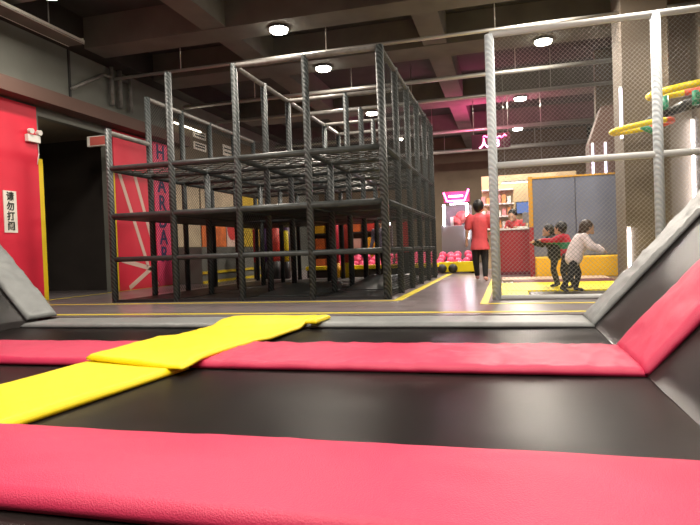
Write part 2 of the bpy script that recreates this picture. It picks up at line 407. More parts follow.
# ------------------------------------------------------------------ floor tape
def tape(x0, x1, y0, y1, label): tag(mesh_obj('floor_tape', Box(x0, x1, y0, y1, 0.0005, .004), 'tape_yellow'), label, 'floor tape')
tape(-6.6, 2.4, 6.70, 6.80, 'yellow tape line on the floor just behind the grey edge pad')
tape(XL+.3, -1.55, 8.28, 8.36, 'yellow tape line along the front of the climbing frame')
tape(-1.63, -1.5, 8.36, 17.6, 'yellow tape line running back along the right side of climbing frame')
tape(-.36, -.26, 7.66, 15.0, 'yellow tape line running back left of the net enclosure')
tape(-.26, 3.3, 7.66, 7.76, 'yellow tape line in front of the net enclosure')
tape(XL+.08, XL+.16, 9.4, 14.6, 'yellow tape line along the foot of the left wall')

# ------------------------------------------------------------------ trampolines
SX, SL = .77, -5.82      # where the side slopes start (right, left)
K = 1.1                   # slope rise per metre
def bed(name, x0, x1, y0, y1, label):
    t = thing(name, label, 'trampoline', ((x0+x1)/2, (y0+y1)/2, -.5))
    a, b = (x1-x0)/2, (y1-y0)/2
    bm = bmesh.new(); n, m_ = 30, 14; G = []
    for i in range(n+1):
        row = []
        for j in range(m_+1):
            u_, v_ = i/n*2-1, j/m_*2-1
            s = (1-u_**4)*(1-v_**4)
            row.append(bm.verts.new((u_*a, v_*b, .447-.010*s+.003*noise.noise(V((u_*a*2, v_*b*2, 0))))))
        G.append(row)
    for i in range(n):
        for j in range(m_): bm.faces.new((G[i][j], G[i+1][j], G[i+1][j+1], G[i][j+1]))
    g = bmesh.ops.solidify(bm, geom=list(bm.faces), thickness=.01)
    mesh_obj('jump_mat', bm, 'bed_black', t, smooth=True)
    bm = bmesh.new(); w = .07
    box(bm, -a, a, -b, -b+w, 0, .43); box(bm, -a, a, b-w, b, 0, .43); box(bm, -a, -a+w, -b+w, b-w, 0, .43); box(bm, a-w, a, -b+w, b-w, 0, .43)
    mesh_obj('steel_frame', bm, 'frame_black', t)
YN0, YN1, YM0, YM1, YG0, YG1 = 1.51, 2.2, 3.72, 4.62, 5.84, 6.50
XY0, XY1 = -3.12, -2.08; XM = -2.6
bed('trampoline_bed', XM+.005, SX, YM1-.58, 6.17, 'narrow black trampoline bed between grey edge pad and middle pink pad, right of yellow pad')
bed('trampoline_bed', SL, XM-.005, YM1-.58, 6.17, 'narrow black trampoline bed between grey edge pad and middle pink pad, left of yellow pad')
bed('trampoline_bed', XM+.005, SX, 1.82, YM1-.59, 'wide black trampoline bed behind the nearest pink pad, right of yellow pad')
bed('trampoline_bed', SL, XM-.005, 1.82, YM1-.59, 'brownish black trampoline bed left of the near yellow pad')
bed('trampoline_bed', SL, SX, -.6, 1.81, 'black trampoline bed in front of the nearest pink pad')
# sloping side beds
def slope_bed(side, y0, y1, label):
    x0 = SX if side > 0 else SL; L = 1.35
    t = thing('sloped_trampoline_bed', label, 'trampoline', (x0, (y0+y1)/2, -.5))
    b = (y1-y0)/2
    bm = bmesh.new(); n, m_ = 16, 14; G = []
    for i in range(n+1):
        row = []
        for j in range(m_+1):
            s = i/n; v_ = j/m_*2-1; sag = -.012*(1-(2*s-1)**4)*(1-v_**4)
            row.append(bm.verts.new((side*(s*L-sag*.7), v_*b, .45+K*s*L+sag*.7)))
        G.append(row)
    for i in range(n):
        for j in range(m_): bm.faces.new((G[i][j], G[i+1][j], G[i+1][j+1], G[i][j+1]))
    bmesh.ops.solidify(bm, geom=list(bm.faces), thickness=.01)
    mesh_obj('jump_mat', bm, 'bed_black', t, smooth=True)
    # wedge shaped steel frame, two side plates and a back plate
    bm = bmesh.new()
    for yy in (-b, b-.05):
        P = [(side*.06, .0), (side*L, 0), (side*L, .41+K*L), (side*.06, .47)]
        A = [bm.verts.new((p[0], yy, p[1])) for p in P]; B = [bm.verts.new((p[0], yy+.05, p[1])) for p in P]
        bm.faces.new(A); bm.faces.new(B)
        for i in range(4): bm.faces.new((A[i], A[(i+1) % 4], B[(i+1) % 4], B[i]))
    xa, xb = sorted((side*(L-.05), side*L)); box(bm, xa, xb, -b+.05, b-.05, 0, .39+K*L)
    mesh_obj('steel_frame', bm, 'frame_black', t)
for s_, w_ in ((1, 'right'), (-1, 'left')):
    slope_bed(s_, YM1-.58, 6.17, 'black sloping trampoline bed rising at the %s between grey and pink pads' % w_)
    slope_bed(s_, 1.82, YM1-.59, 'black sloping trampoline bed rising at the %s edge, nearer the viewer' % w_)
Z0 = -.052
tag(pad('trampoline_pad', 'pink_vinyl', [(SL, YN0, Z0), (SX, YN0, Z0), (SX, YN1, Z0), (SL, YN1, Z0)], .055, 120, 18, .008, 1.6, (1, 1.6, 1), .03), 'wide pink trampoline pad nearest the viewer', 'pad')
tag(pad('trampoline_pad', 'pink_vinyl', [(XM+.02, YM0, Z0), (SX, YM0, Z0), (SX, YM1, Z0), (XM+.02, YM1, Z0)], .05, 110, 24, .016, 3.2, (1.6, 1, 1), .015), 'middle pink trampoline pad right of the yellow pad', 'pad')
tag(pad('trampoline_pad', 'pink_vinyl', [(SL, YM0, Z0), (XM-.02, YM0, Z0), (XM-.02, YM1, Z0), (SL, YM1, Z0)], .05, 90, 20, .008, 2.2, (1.6, 1, 1), .015), 'middle pink trampoline pad left of the yellow pad', 'pad')
def sl(side, s): x0 = SX if side > 0 else SL; return (x0+side*s, Z0+K*s)
for s_, w_ in ((1, 'right'), (-1, 'left')):
    a, b = sl(s_, .0 if s_ > 0 else .06), sl(s_, 1.3); yg = YG0+(.06 if s_ > 0 else .16)
    P = [(a[0], YM0, a[1]), (b[0], YM0, b[1]), (b[0], YM1, b[1]), (a[0], YM1, a[1])]
    tag(pad('sloped_pad', 'pink_vinyl', P, .05, 40, 20, .020, 3.2, (1.6, 1, 1.6), .015), 'pink pad climbing the %s slope' % w_, 'pad')
    P = [(a[0], yg, a[1]), (b[0], yg, b[1]), (b[0], YG1, b[1]), (a[0], YG1, a[1])]
    tag(pad('sloped_pad', 'grey_vinyl', P, .05, 60, 18, .024, 5.2, (1, .5, 1), .01), 'grey pad climbing the %s slope at the back of the trampolines' % w_, 'pad')
tag(pad('trampoline_pad', 'grey_vinyl', [(SL, YG0, Z0), (SX, YG0, Z0), (SX, YG1, Z0), (SL, YG1, Z0)], .045, 120, 14, .006, 2.2, (1.4, 1, 1), .01), 'long grey edge pad at the back of the trampolines', 'pad')
def yh(p):
    y = p.y
    def sm(a, b, x): q = max(0, min(1, (x-a)/(b-a))); return q*q*(3-2*q)
    h = .022*(sm(YM0-.25, YM0+.05, y)-sm(YM1-.05, YM1+.3, y))
    h += .05*sm(YG0-.25, YG0+.08, y)
    return h
def ye(p, u_, v_): return (.05*noise.noise(V((0, p.y*.9, 3)))*(1 if u_ > .5 else -.6), 0, 0)
tag(pad('yellow_pad', 'yellow_vinyl', [(XY0+.0, 2.05, Z0), (XY1-.27, 2.05, Z0), (XY1-.13, 3.68, Z0), (XY0+.03, 3.80, Z0)], .045, 24, 40, .006, 1.8, (1, 1, 1), .006, hfun=lambda p: 0 if p.y > 2.3 else 0), 'near yellow divider pad sliding under the nearest pink pad', 'pad')
tag(pad('yellow_pad', 'yellow_vinyl', [(XY0+.05, 3.66, Z0+.045), (XY1-.03, 3.44, Z0+.045), (XY1, 6.28, Z0+.004), (XY0, 6.28, Z0+.004)], .035, 24, 70, .010, 2.0, (1, 1, 1), .01, hfun=yh, efun=ye), 'far yellow divider pad lying across the middle pink pad', 'pad')
tag(pad('pad_flap', 'yellow_vinyl', [(-2.06, 5.72, .006), (-1.93, 5.70, .006), (-1.90, 6.12, .012), (-2.04, 6.14, .012)], .04, 14, 20, .008, 5, (1, 1, 1), .01), 'small folded yellow flap at the far end of the divider pad', 'pad')

# ------------------------------------------------------------------ climbing frame
GX = [-6.55, -5.35, -4.15, -2.95, -1.76]; GY = [8.62, 9.8, 11., 12.2, 13.4, 14.6]; ZT = 3.78
t = thing('climbing_frame', 'large dark multi-level climbing frame with foam wrapped poles and nets', 'climbing frame', (GX[0], GY[0], 0))
O = V((GX[0], GY[0], 0))
def L(x, y, z): return (x-O.x, y-O.y, z)
base_post = None
for i, x in enumerate(GX):
    for j, y in enumerate(GY):
        zt = 2.95 if (i == 0 and j == 0) else (2.36 if (i == 1 and j > 0) or (i == 3 and j == 1) else ZT)
        r_ = .062 if (i in (4,) and j == 0) else .055
        bm = bmesh.new(); tube(bm, (0, 0, 0), (0, 0, zt+.03), r_, n=14)
        o = mesh_obj('post', bm, 'foam_dark', t); o.location = L(x, y, 0)
for j, y in enumerate(GY):
    for z, r_, m_ in ((.74, .045, 'rail_dark'), (1.48, .052, 'rail_dark'), (2.3, .05, 'rail_dark'), (ZT, .042, 'rail_top')):
        if z == ZT and j == 1: continue
        x0 = GX[2] if z == ZT else GX[0]
        mesh_obj('cross_rail', Tube(L(x0, y, z), L(GX[-1], y, z), r_, n=10), m_, t)
for i, x in enumerate(GX):
    for z, r_, m_ in ((.74, .045, 'rail_dark'), (1.48, .052, 'rail_dark'), (2.3, .05, 'rail_dark'), (ZT, .042, 'rail_top')):
        if z == ZT and i in (1, 3): continue
        y0 = GY[1] if (z == ZT and i == 0) else GY[0]
        mesh_obj('depth_rail', Tube(L(x, y0, z), L(x, GY[-1], z), r_, n=10), m_, t)
mesh_obj('short_rail', Tube(L(GX[0], GY[0], 2.92), L(GX[0], GY[1], 2.92), .045), 'rail_top', t)
# base skirt at floor level
bm = bmesh.new()
for y in (GY[0],): box(bm, *[v for v in (L(GX[0], y, 0)[0], L(GX[-1], y, 0)[0])], -.03, .03, 0.0, .05)
mesh_obj('base_rail', bm, 'frame_black', t)
# decks: solid dark decks on level two, strap nets above
for i in range(4):
    for j in range(5):
        if (i, j) in ((1, 2), (3, 3)): continue
        a = L(GX[i]+.06, GY[j]+.06, 1.455)
        mesh_obj('deck', Box(a[0], a[0]+1.08, a[1], a[1]+1.07, 1.44, 1.50), 'deck_dark', t)
for i in range(4):
    bm = bmesh.new()
    a = L(GX[i], GY[0], 2.3); net(bm, a, (1, 0, 0), (0, 1, 0), 1.19, 5.98, .30, .013)
    mesh_obj('strap_net', bm, 'strap', t)
# second line of padded straps close under the upper level, front edge
mesh_obj('side_net', net(bmesh.new(), L(GX[-1]+.055, GY[0], .05), (0, 1, 0), (0, 0, 1), 5.98, 3.72, .08, .0030), 'net_dark', t)
mesh_obj('side_net', net(bmesh.new(), L(GX[0]-.055, GY[1], .05), (0, 1, 0), (0, 0, 1), 4.8, 3.72, .075, .0035), 'net_dark', t)
mesh_obj('rear_net', net(bmesh.new(), L(GX[0], GY[-1]+.055, .05), (1, 0, 0), (0, 0, 1), 4.79, 3.72, .075, .0035), 'net_dark', t)
mesh_obj('inner_net', net(bmesh.new(), L(GX[2], GY[0]+.1, .75), (0, 1, 0), (0, 0, 1), 4.8, .73, .075, .0035), 'net_dark', t)
# thin black crash mats and one low ramp inside the lowest level
for i in range(4):
    for j in range(5):
        a = L(GX[i]+.03, GY[j]+.03, 0); mesh_obj('crash_mat', Box(a[0], a[0]+1.13, a[1], a[1]+1.14, .003, .035, bev=.008), 'deck_dark', t)
for (x0, x1, y0, y1, h0, h1) in ((-4.05, -3.05, 9.0, 10.6, .05, .16), (-2.85, -1.85, 10.1, 12.1, .05, .22)):
    bm = bmesh.new(); a, b = L(x0, y0, 0), L(x1, y1, 0)
    P = [(a[0], a[1], h0), (b[0], a[1], h0), (b[0], b[1], h1), (a[0], b[1], h1)]
    lo = [bm.verts.new((p[0], p[1], .036)) for p in P]; hi = [bm.verts.new(p) for p in P]
    bm.faces.new(lo); bm.faces.new(hi)
    for i in range(4): bm.faces.new((lo[i], lo[(i+1) % 4], hi[(i+1) % 4], hi[i]))
    mesh_obj('ramp', bm, 'rail_dark', t)

# ------------------------------------------------------------------ net enclosure on the right
EX = [-.155, 1.9, 3.3]; EY = 8.24; ET = 3.62
t = thing('net_enclosure', 'tall pale foam wrapped pole frame with diamond net around the court', 'net enclosure', (EX[0], EY, 0))
for i, x in enumerate(EX):
    o = mesh_obj('post', Tube((0, 0, 0), (0, 0, ET), .062 if i < 2 else .055, n=16), 'foam_light', t); o.location = (x-EX[0], 0, 0)
for z in (.03, 1.84, ET): mesh_obj('cross_rail', Tube((0, 0, z), (EX[2]-EX[0], 0, z), .045 if z > .1 else .035, n=12), 'rail_pale', t)
mesh_obj('front_net', net(bmesh.new(), (.05, .05, .05), (1, 0, 0), (0, 0, 1), EX[2]-EX[0]-.1, ET-.07, .060, .0022), 'net_light', t)

# court inside
def slab(name, x0, x1, y0, y1, z, m, label, cat, parent=None, bev=.01):
    return tag(mesh_obj(name, Box(x0, x1, y0, y1, .001, z, bev=bev), m), label, cat)
slab('court_pad', -.12, 3.3, 9.25, 11.15, .05, 'yellow_vinyl', 'yellow padding on the court floor where the children run', 'pad')
slab('court_bed', .3, 3.3, 8.42, 9.2, .03, 'bed_black', 'black strip of trampoline bed just behind the net', 'trampoline')
slab('court_pad', -.12, .28, 8.42, 9.2, .05, 'yellow_vinyl', 'short yellow pad at the left end of the black court bed', 'pad')
slab('court_bed', .1, 1.95, 11.2, 12.3, .03, 'maroon', 'dark maroon strip of bed behind the yellow court padding', 'trampoline')
slab('court_mat', -.12, 1.95, 12.35, 13.3, .04, 'pale_pad', 'pale tan mat in front of the amber bolster', 'mat')
t = thing('padded_wall', 'grey padded wall with an orange edge and amber foot bolster', 'padded wall', (.55, 13.9, 0))
mesh_obj('wall_pad', Box(.04, .95, 0, .15, .46, 2.22, bev=.02), 'wallpad_grey', t)
mesh_obj('wall_pad', Box(.96, 1.86, 0, .15, .46, 2.22, bev=.02), 'wallpad_grey', t)
mesh_obj('edge_trim', Box(-.05, .04, -.02, .17, 1.14, 2.28), 'orange_trim', t)
mesh_obj('edge_trim', Box(-.05, .04, -.02, .17, 0, 1.13), 'red_counter', t)
mesh_obj('top_trim', Box(.04, 1.78, -.01, .16, 2.225, 2.26), 'orange_trim', t)
mesh_obj('foot_bolster', Box(.05, 1.9, -.45, -.02, 0, .455, bev=.035), 'amber_vinyl', t)

# red service counter
t = thing('service_counter', 'dark red service counter with a white top left of the padded wall', 'counter', (-.28, 15.1, 0))
mesh_obj('counter_body', Box(0, .95, 0, .55, 0, 1.12, bev=.01), 'red_counter', t)
mesh_obj('counter_top', Box(-.03, .98, -.04, .6, 1.12, 1.16, bev=.008), 'counter_white', t)
mesh_obj('kick_board', Box(.0, .95, -.01, 0, 0, .08), 'maroon', t)
# shop wall behind
t = thing('shop_shelving', 'beige lit shop wall with shelves of coloured goods behind the red counter', 'shelving', (-.75, 19.2, 0))
mesh_obj('back_board', Box(0, 2.9, .3, .4, 0, 3.0), 'beige_shop', t)
for z in (1.25, 1.65, 2.05, 2.5): mesh_obj('shelf', Box(0.02, 1.0, 0, .3, z, z+.04), 'counter_white', t)
k = 0
for z in (1.29, 1.69, 2.09):
    for i in range(6):
        x = -.70+.16*i; h = random.choice((.18, .22, .27)); m_ = ('box_orange', 'box_pink', 'box_white')[(i*2+int(z*5)) % 3]
        o = mesh_obj('goods_box', Box(-.06, .06, -.07, .07, 0, h, bev=.005), m_); o.location = (x, 19.33, z+.001)
        tag(o, 'small coloured goods box on the shop shelves', 'box', 'goods boxes on the shop shelves')
t = thing('menu_screen', 'blue glowing screen on the wall above the red counter', 'screen', (.85, 19.4, 1.72))
mesh_obj('bezel', Box(-.55, .55, 0, .05, 0, .40), 'ink_black', t); mesh_obj('display', Box(-.52, .52, -.006, 0, .03, .37), 'screen_blue', t)
t = thing('pendant_lamp', 'long white lamp hanging over the shop counter', 'lamp', (.4, 17.2, 2.52))
mesh_obj('lamp_body', Box(-.5, .7, -.04, .04, 0, .05), 'white_plastic', t); mesh_obj('diffuser', Box(-.49, .69, -.035, .035, -.02, 0), 'tube_warm', t)
for x in (-.4, .6): mesh_obj('wire', Tube((x, 0, .05), (x, 0, ZC-2.52), .005, n=5), 'pipe_metal', t)

# claw machine
t = thing('claw_machine', 'lit prize machine with white light bars and pink header behind the worker', 'arcade machine', (-2.0, 18.6, 0))
mesh_obj('cabinet_base', Box(0, .95, 0, .8, 0, 1.42, bev=.02), 'cabinet_grey', t)
mesh_obj('cabinet_back', Box(.03, .92, .72, .78, 1.42, 2.1), 'cabinet_grey', t)
mesh_obj('prize_heap', ball(ball(bmesh.new(), (.45, .4, 1.55), .2), (.62, .42, 1.7), .2), 'claw_red', t)
mesh_obj('prize_bottle', Tube((.33, .2, 1.42), (.33, .2, 1.7), .05), 'box_white', t)
mesh_obj('glass_front', Box(.06, .89, .02, .03, 1.43, 2.08), 'glass', t)
for x in (.1, .82): mesh_obj('light_bar', Tube((x, -.02, 1.42 if x < .5 else 1.0), (x, -.02, 2.1), .035, n=8), 'led_white', t)
mesh_obj('light_bar', Tube((.3, -.02, 2.1), (.82, -.02, 2.1), .02, n=8), 'led_white', t)
bm = bmesh.new(); box(bm, .1, .9, .1, .5, 2.16, 2.5); mesh_obj('header', bm, 'neon_board', t)
for a, b in (((.1, 2.48), (.2, 2.2)), ((.2, 2.2), (.75, 2.2)), ((.75, 2.2), (.88, 2.55)), ((.25, 2.35), (.7, 2.35))):
    mesh_obj('neon_tube', Tube((a[0], .06, a[1]), (b[0], .06, b[1]), .03, n=8), 'neon_core' if a[1] == 2.35 else 'neon_pink', t)
l = bpy.data.lights.new('neon_light', 'AREA'); l.size = .6; l.energy = 25; l.color = (1, .15, .45)
o = bpy.data.objects.new('neon_light', l); C.objects.link(o); o.location = (-1.5, 18.4, 2.4); o.rotation_euler = (PI/2, 0, 0)
# hanging pink neon sign
t = thing('neon_sign', 'glowing pink neon sign hanging from the ceiling', 'neon sign', (-.38, 18.0, 3.6))
mesh_obj('sign_board', Box(-.56, .56, 0, .06, .06, .50), 'neon_board', t)
text('neon_text', '人28', .30, 'neon_core', t, (-.05, -.02, .19), (PI/2, 0, 0), .01)
bm = bmesh.new(); px_ = None
for i in range(15):
    p = (-.22+.048*i, -.03, .40+.035*math.sin(i*2.1)+.03*math.sin(i*.5))
    if px_: tube(bm, px_, p, .016, n=6)
    px_ = p
mesh_obj('neon_script', bm, 'neon_pink', t)
for x in (-.5, .5): mesh_obj('hanger_rod', Tube((x, .03, .50), (x, .04, ZC-3.6), .01, n=6), 'pipe_metal', t)
l = bpy.data.lights.new('neon_light', 'AREA'); l.shape = 'RECTANGLE'; l.size = 1.2; l.size_y = .5; l.energy = 130; l.color = (1, .08, .30)
o = bpy.data.objects.new('neon_light', l); C.objects.link(o); o.location = (-.38, 18.9, 3.75); o.rotation_euler = (PI-.25, 0, 0)

# LED tubes on columns
for (x, y, z0, z1, lab, m_) in ((2.02, 14.875, 1.7, 3.1, 'white light tube on the flared column, left of the two', 'led_blue'), (2.30, 14.875, 1.7, 3.1, 'white light tube on the flared column, right of the two', 'led_blue'),
        (2.04, 10.975, 0, 1.0, 'bright light tube at the foot of the wide column', 'led_white'), (1.975, 11.05, 2.5, 3.42, 'light tube near the top of the wide column edge', 'led_blue'), (3.425, 12.3, .9, 3.0, 'tall white light tube on the right wall corner', 'led_white')):
    t = thing('light_tube', lab, 'lamp', (x, y, z0))
    mesh_obj('tube', Tube((0, 0, .02), (0, 0, z1-z0-.02), .022, n=8), m_, t)
    for zz in (0, z1-z0-.03): mesh_obj('end_cap', Tube((0, 0, zz), (0, 0, zz+.03), .03, n=8), 'white_plastic', t)

t = thing('wall_floodlight', 'small bright floodlight high on the right wall', 'lamp', (XR-.02, 10.9, 3.72))
mesh_obj('housing', Box(-.10, 0, -.12, .12, -.08, .08, bev=.01), 'frame_black', t)
mesh_obj('lamp_face', Box(-.115, -.10, -.10, .10, -.065, .065), 'lamp_face', t)
l = bpy.data.lights.new('flood_light', 'AREA'); l.size = .2; l.energy = 45; l.color = (1, .88, .7)
o = bpy.data.objects.new('flood_light', l); C.objects.link(o); o.location = (XR-.16, 10.9, 3.72); o.rotation_euler = (0, math.radians(70), 0)
# hoop arm on the right wall
t = thing('hoop_arm', 'black wall arm carrying yellow and red hoops on green brackets', 'hoop ride', (3.415, 10.2, 2.9))
bm = bmesh.new(); tube(bm, (-.02, .2, .1), (-.7, 0, -.08), .11, .09); tube(bm, (-.7, 0, -.08), (-1.35, 0, -.32), .09, .03); mesh_obj('arm', bm, 'deck_dark', t)
def hoop(c, R_, tr, tilt, red_from, red_to):
    bm = bmesh.new(); n, m_ = 40, 10; G = []
    M = Matrix.Rotation(tilt[0], 3, 'X') @ Matrix.Rotation(tilt[1], 3, 'Y')
    for i in range(n):
        a = 2*PI*i/n; row = []
        for j in range(m_):
            b = 2*PI*j/m_; p = V(((R_+tr*math.cos(b))*math.cos(a), (R_+tr*math.cos(b))*math.sin(a), tr*math.sin(b)))
            row.append(bm.verts.new(M @ p+V(c)))
        G.append(row)
    for i in range(n):
        a = math.degrees(2*PI*i/n) % 360
        for j in range(m_):
            q = bm.faces.new((G[i][j], G[(i+1) % n][j], G[(i+1) % n][(j+1) % m_], G[i][(j+1) % m_])); q.smooth = True
            q.material_index = 1 if (red_from < a < red_to or 360-red_to < a < 360-red_from) else 0
    mesh_obj('hoop', bm, ['hoop_yellow', 'hoop_red'], t)
hoop((-.62, 0, .18), .55, .055, (.10, -.10), -1, 78)
hoop((-1.28, .1, -.33), .44, .045, (.06, -.12), -1, 60)
for (a, b) in (((-.55, -.1, -.1), (-.55, -.1, .12)), ((-.95, 0, -.2), (-.95, 0, .1)), ((-1.3, 0, -.34), (-1.1, 0, -.45))):
    mesh_obj('bracket', Tube(a, b, .05), 'hoop_green', t)
mesh_obj('bracket', Box(-.62, .0, -.35, -.25, -.05, .04), 'hoop_green', t)

# ------------------------------------------------------------------ things seen through the climbing frame
bm = bmesh.new()
t = thing('padded_bench', 'low grey padded bench with yellow edges along the left wall', 'bench', (XL+.12, 14.0, 0))
mesh_obj('bench_body', Box(0, .75, 0, 6.0, 0, .98, bev=.02), 'wall_grey', t)
mesh_obj('yellow_edge', Box(.75, .79, 0, 6.0, .26, .33), 'yellow_paint', t); mesh_obj('yellow_edge', Box(.75, .79, 0, 6.0, 0, .07), 'yellow_paint', t)
for y0, y1, z0, z1, m_, lab in ((13.95, 15.3, 1.02, 2.85, 'poster_cream', 'cream poster on the brown wall, nearest one'), (15.4, 16.9, 1.02, 2.02, 'poster_orange', 'orange poster on the brown wall'), (15.4, 17.6, 2.06, 2.95, 'poster_cream', 'cream poster above the orange one'),
        (17.8, 19.9, 1.02, 2.85, 'poster_yellow', 'yellow poster on the far part of the brown wall')):
    tag(mesh_obj('wall_poster', Box(XL+.1, XL+.125, y0, y1, z0, z1), m_), lab, 'poster')
t = thing('round_poster', 'white poster with a big red disc between orange and yellow posters', 'poster', (XL+.1, 17.35, 1.52))
mesh_obj('sheet', Box(0, .02, -.38, .38, -.5, .5), 'stripe_pale', t)
bm = tube(bmesh.new(), (.02, 0, .05), (.03, 0, .05), .34, n=28); mesh_obj('red_disc', bm, 'poster_red', t)

# hanging bags / padded columns behind the frame
def padded_column(px, y, r_, top, bot, zsplit, h, label):
    t = thing('padded_column', label, 'padded column', (px, y, 0))
    mesh_obj('lower_pad', Tube((0, 0, 0), (0, 0, zsplit), r_, n=16), bot, t)
    mesh_obj('upper_pad', Tube((0, 0, zsplit), (0, 0, h), r_*.97, n=16), top, t)
padded_column(-4.28, 15.65, .13, 'bag_red', 'yellow_vinyl', .42, 1.7, 'slim padded column, red above bright yellow, behind the frame')
padded_column(-4.70, 15.65, .16, 'crimson_cloth', 'amber_vinyl', .42, 1.6, 'padded column, crimson above amber, behind the frame')
padded_column(-6.62, 16.0, .17, 'bag_red', 'deck_dark', .52, 1.55, 'thick red padded column on a black drum behind the frame')
padded_column(-6.95, 16.1, .12, 'bag_purple', 'deck_dark', .5, 1.6, 'dark purple padded column left of the red one')
padded_column(-7.3, 16.2, .09, 'crimson_cloth', 'deck_dark', .5, 1.5, 'thin crimson padded column beside the purple one')
padded_column(-6.22, 15.9, .08, 'yellow_vinyl', 'deck_dark', .5, 1.4, 'thin yellow padded column right of the red one')
padded_column(-6.40, 16.4, .10, 'bag_purple', 'deck_dark', .5, 1.6, 'dark purple padded column between red and yellow ones')
t = thing('prize_shelf', 'shelf rack of orange and grey boxes behind the climbing frame', 'shelving', (-6.2, 18.2, 0))
mesh_obj('back_board', Box(0, 2.6, .4, .46, 0, 2.1), 'wall_brown', t)
for z in (.05, .75, 1.3, 1.95): mesh_obj('shelf', Box(0, 2.6, 0, .4, z, z+.05), 'deck_dark', t)
for x in (0, .85, 1.7, 2.55): mesh_obj('upright', Box(x, x+.05, -.02, .4, 0, 2.1), 'deck_dark', t)
cols = ['box_orange', 'poster_orange', 'cabinet_grey', 'stripe_pale', 'bag_red', 'box_pink', 'amber_vinyl']
for z, h in ((.101, .5), (.801, .4), (1.351, .45)):
    for i in range(6):
        x = -6.2+.25+.85*(i//2)+.39*(i % 2)
        o = mesh_obj('storage_box', Box(-.16, .16, -.14, .14, 0, h*random.uniform(.75, 1), bev=.01), cols[(i*3+int(z*10)) % 7]); o.location = (x, 18.4, z)
        tag(o, 'coloured storage box on the rack behind the climbing frame', 'box', 'boxes on the rack behind the frame')
t = thing('light_tube', 'white light tube seen through the climbing frame', 'lamp', (-3.6, 18.3, 1.5))
mesh_obj('tube', Tube((0, 0, .02), (0, 0, .6), .03, n=8), 'led_white', t); mesh_obj('stand', Box(-.08, .08, -.05, .05, -1.5, .02), 'cabinet_grey', t)
t = thing('red_banner', 'tall red banner stand behind the right side of climbing frame', 'banner', (-2.68, 15.6, 0))
mesh_obj('cloth_panel', Box(-.14, .14, 0, .02, .65, 1.6), 'poster_red', t); mesh_obj('stand', Box(-.16, .16, -.05, .07, 0, .65), 'deck_dark', t)

# low yellow edged pit with pink balls
t = thing('ball_pit', 'low pit wall with yellow top padding around pink balls', 'ball pit', (-5.6, 15.9, 0))
mesh_obj('pit_wall', Box(0, 3.75, 0, .14, 0, .22), 'wall_dark', t)
mesh_obj('pit_wall', Box(0, 4.75, 1.9, 2.04, 0, .22), 'wall_dark', t)
mesh_obj('pit_wall', Box(4.61, 4.75, .75, 1.9, 0, .22), 'wall_dark', t)
mesh_obj('top_pad', Box(-.03, 3.78, -.05, .19, .22, .33, bev=.02), 'yellow_vinyl', t)
mesh_obj('top_pad', Box(3.72, 4.8, .55, .78, .05, .33, bev=.02), 'yellow_vinyl', t)
bm = bmesh.new(); P = [(.1, .82, .005), (4.6, .82, .005), (4.6, 1.88, .40), (.1, 1.88, .40), (.1, 1.88, .005), (4.6, 1.88, .005)]
vs = [bm.verts.new(p) for p in P]
for q in ((0, 1, 2, 3), (3, 2, 5, 4), (0, 4, 5, 1), (0, 3, 4), (1, 5, 2)): bm.faces.new([vs[i] for i in q])
mesh_obj('foam_ramp', bm, 'wall_dark', t)
me = None
rows = []
for j in range(5):
    for i in range(17):
        rows.append((-5.3+.26*i+random.uniform(-.05, .05), 16.9+.235*j, .13+.09*j+random.uniform(0, .03)))
for i, (x, y, z) in enumerate(rows):
    if me is None:
        o = mesh_obj('pit_ball', ball(bmesh.new(), (0, 0, 0), .118, seg=14), 'ball_pink'); me = o.data; src = o
        tag(o, 'pink ball in the low pit behind the climbing frame', 'ball', 'pink balls in the pit')
    else: o = src.copy(); C.objects.link(o)
    o.location = (x, y, z)
for x in (-1.78, -1.48):
    o = mesh_obj('pit_ball', ball(bmesh.new(), (0, 0, 0), .13), 'deck_dark'); o.location = (x, 16.45, .15)
    tag(o, 'black ball among the pink balls, %s one' % ('left' if x < -1.6 else 'right'), 'ball')

# ------------------------------------------------------------------ people
def fused(name, build, m, vox, parent, mats=None, smooth_it=2):
    bm = bmesh.new(); build(bm)
    me = bpy.data.meshes.new(name); bm.to_mesh(me); bm.free()
    o = bpy.data.objects.new(name, me); C.objects.link(o)
    a = o.modifiers.new('r', 'REMESH'); a.mode = 'VOXEL'; a.voxel_size = vox
    s = o.modifiers.new('s', 'SMOOTH'); s.iterations = smooth_it; s.factor = .5
    bpy.context.view_layer.update()
    me2 = bpy.data.meshes.new_from_object(o.evaluated_get(bpy.context.evaluated_depsgraph_get()))
    bpy.data.objects.remove(o)
    for k_ in (m if isinstance(m, (list, tuple)) else [m]): me2.materials.append(MATS[k_])
    for p in me2.polygons: p.use_smooth = True
    me2.name = name
    o = bpy.data.objects.new(name, me2); C.objects.link(o); o.parent = parent
    return o
def cap(bm, a, b, ra, rb):
    tube(bm, a, b, ra, rb, 14); ball(bm, a, ra); ball(bm, b, rb)
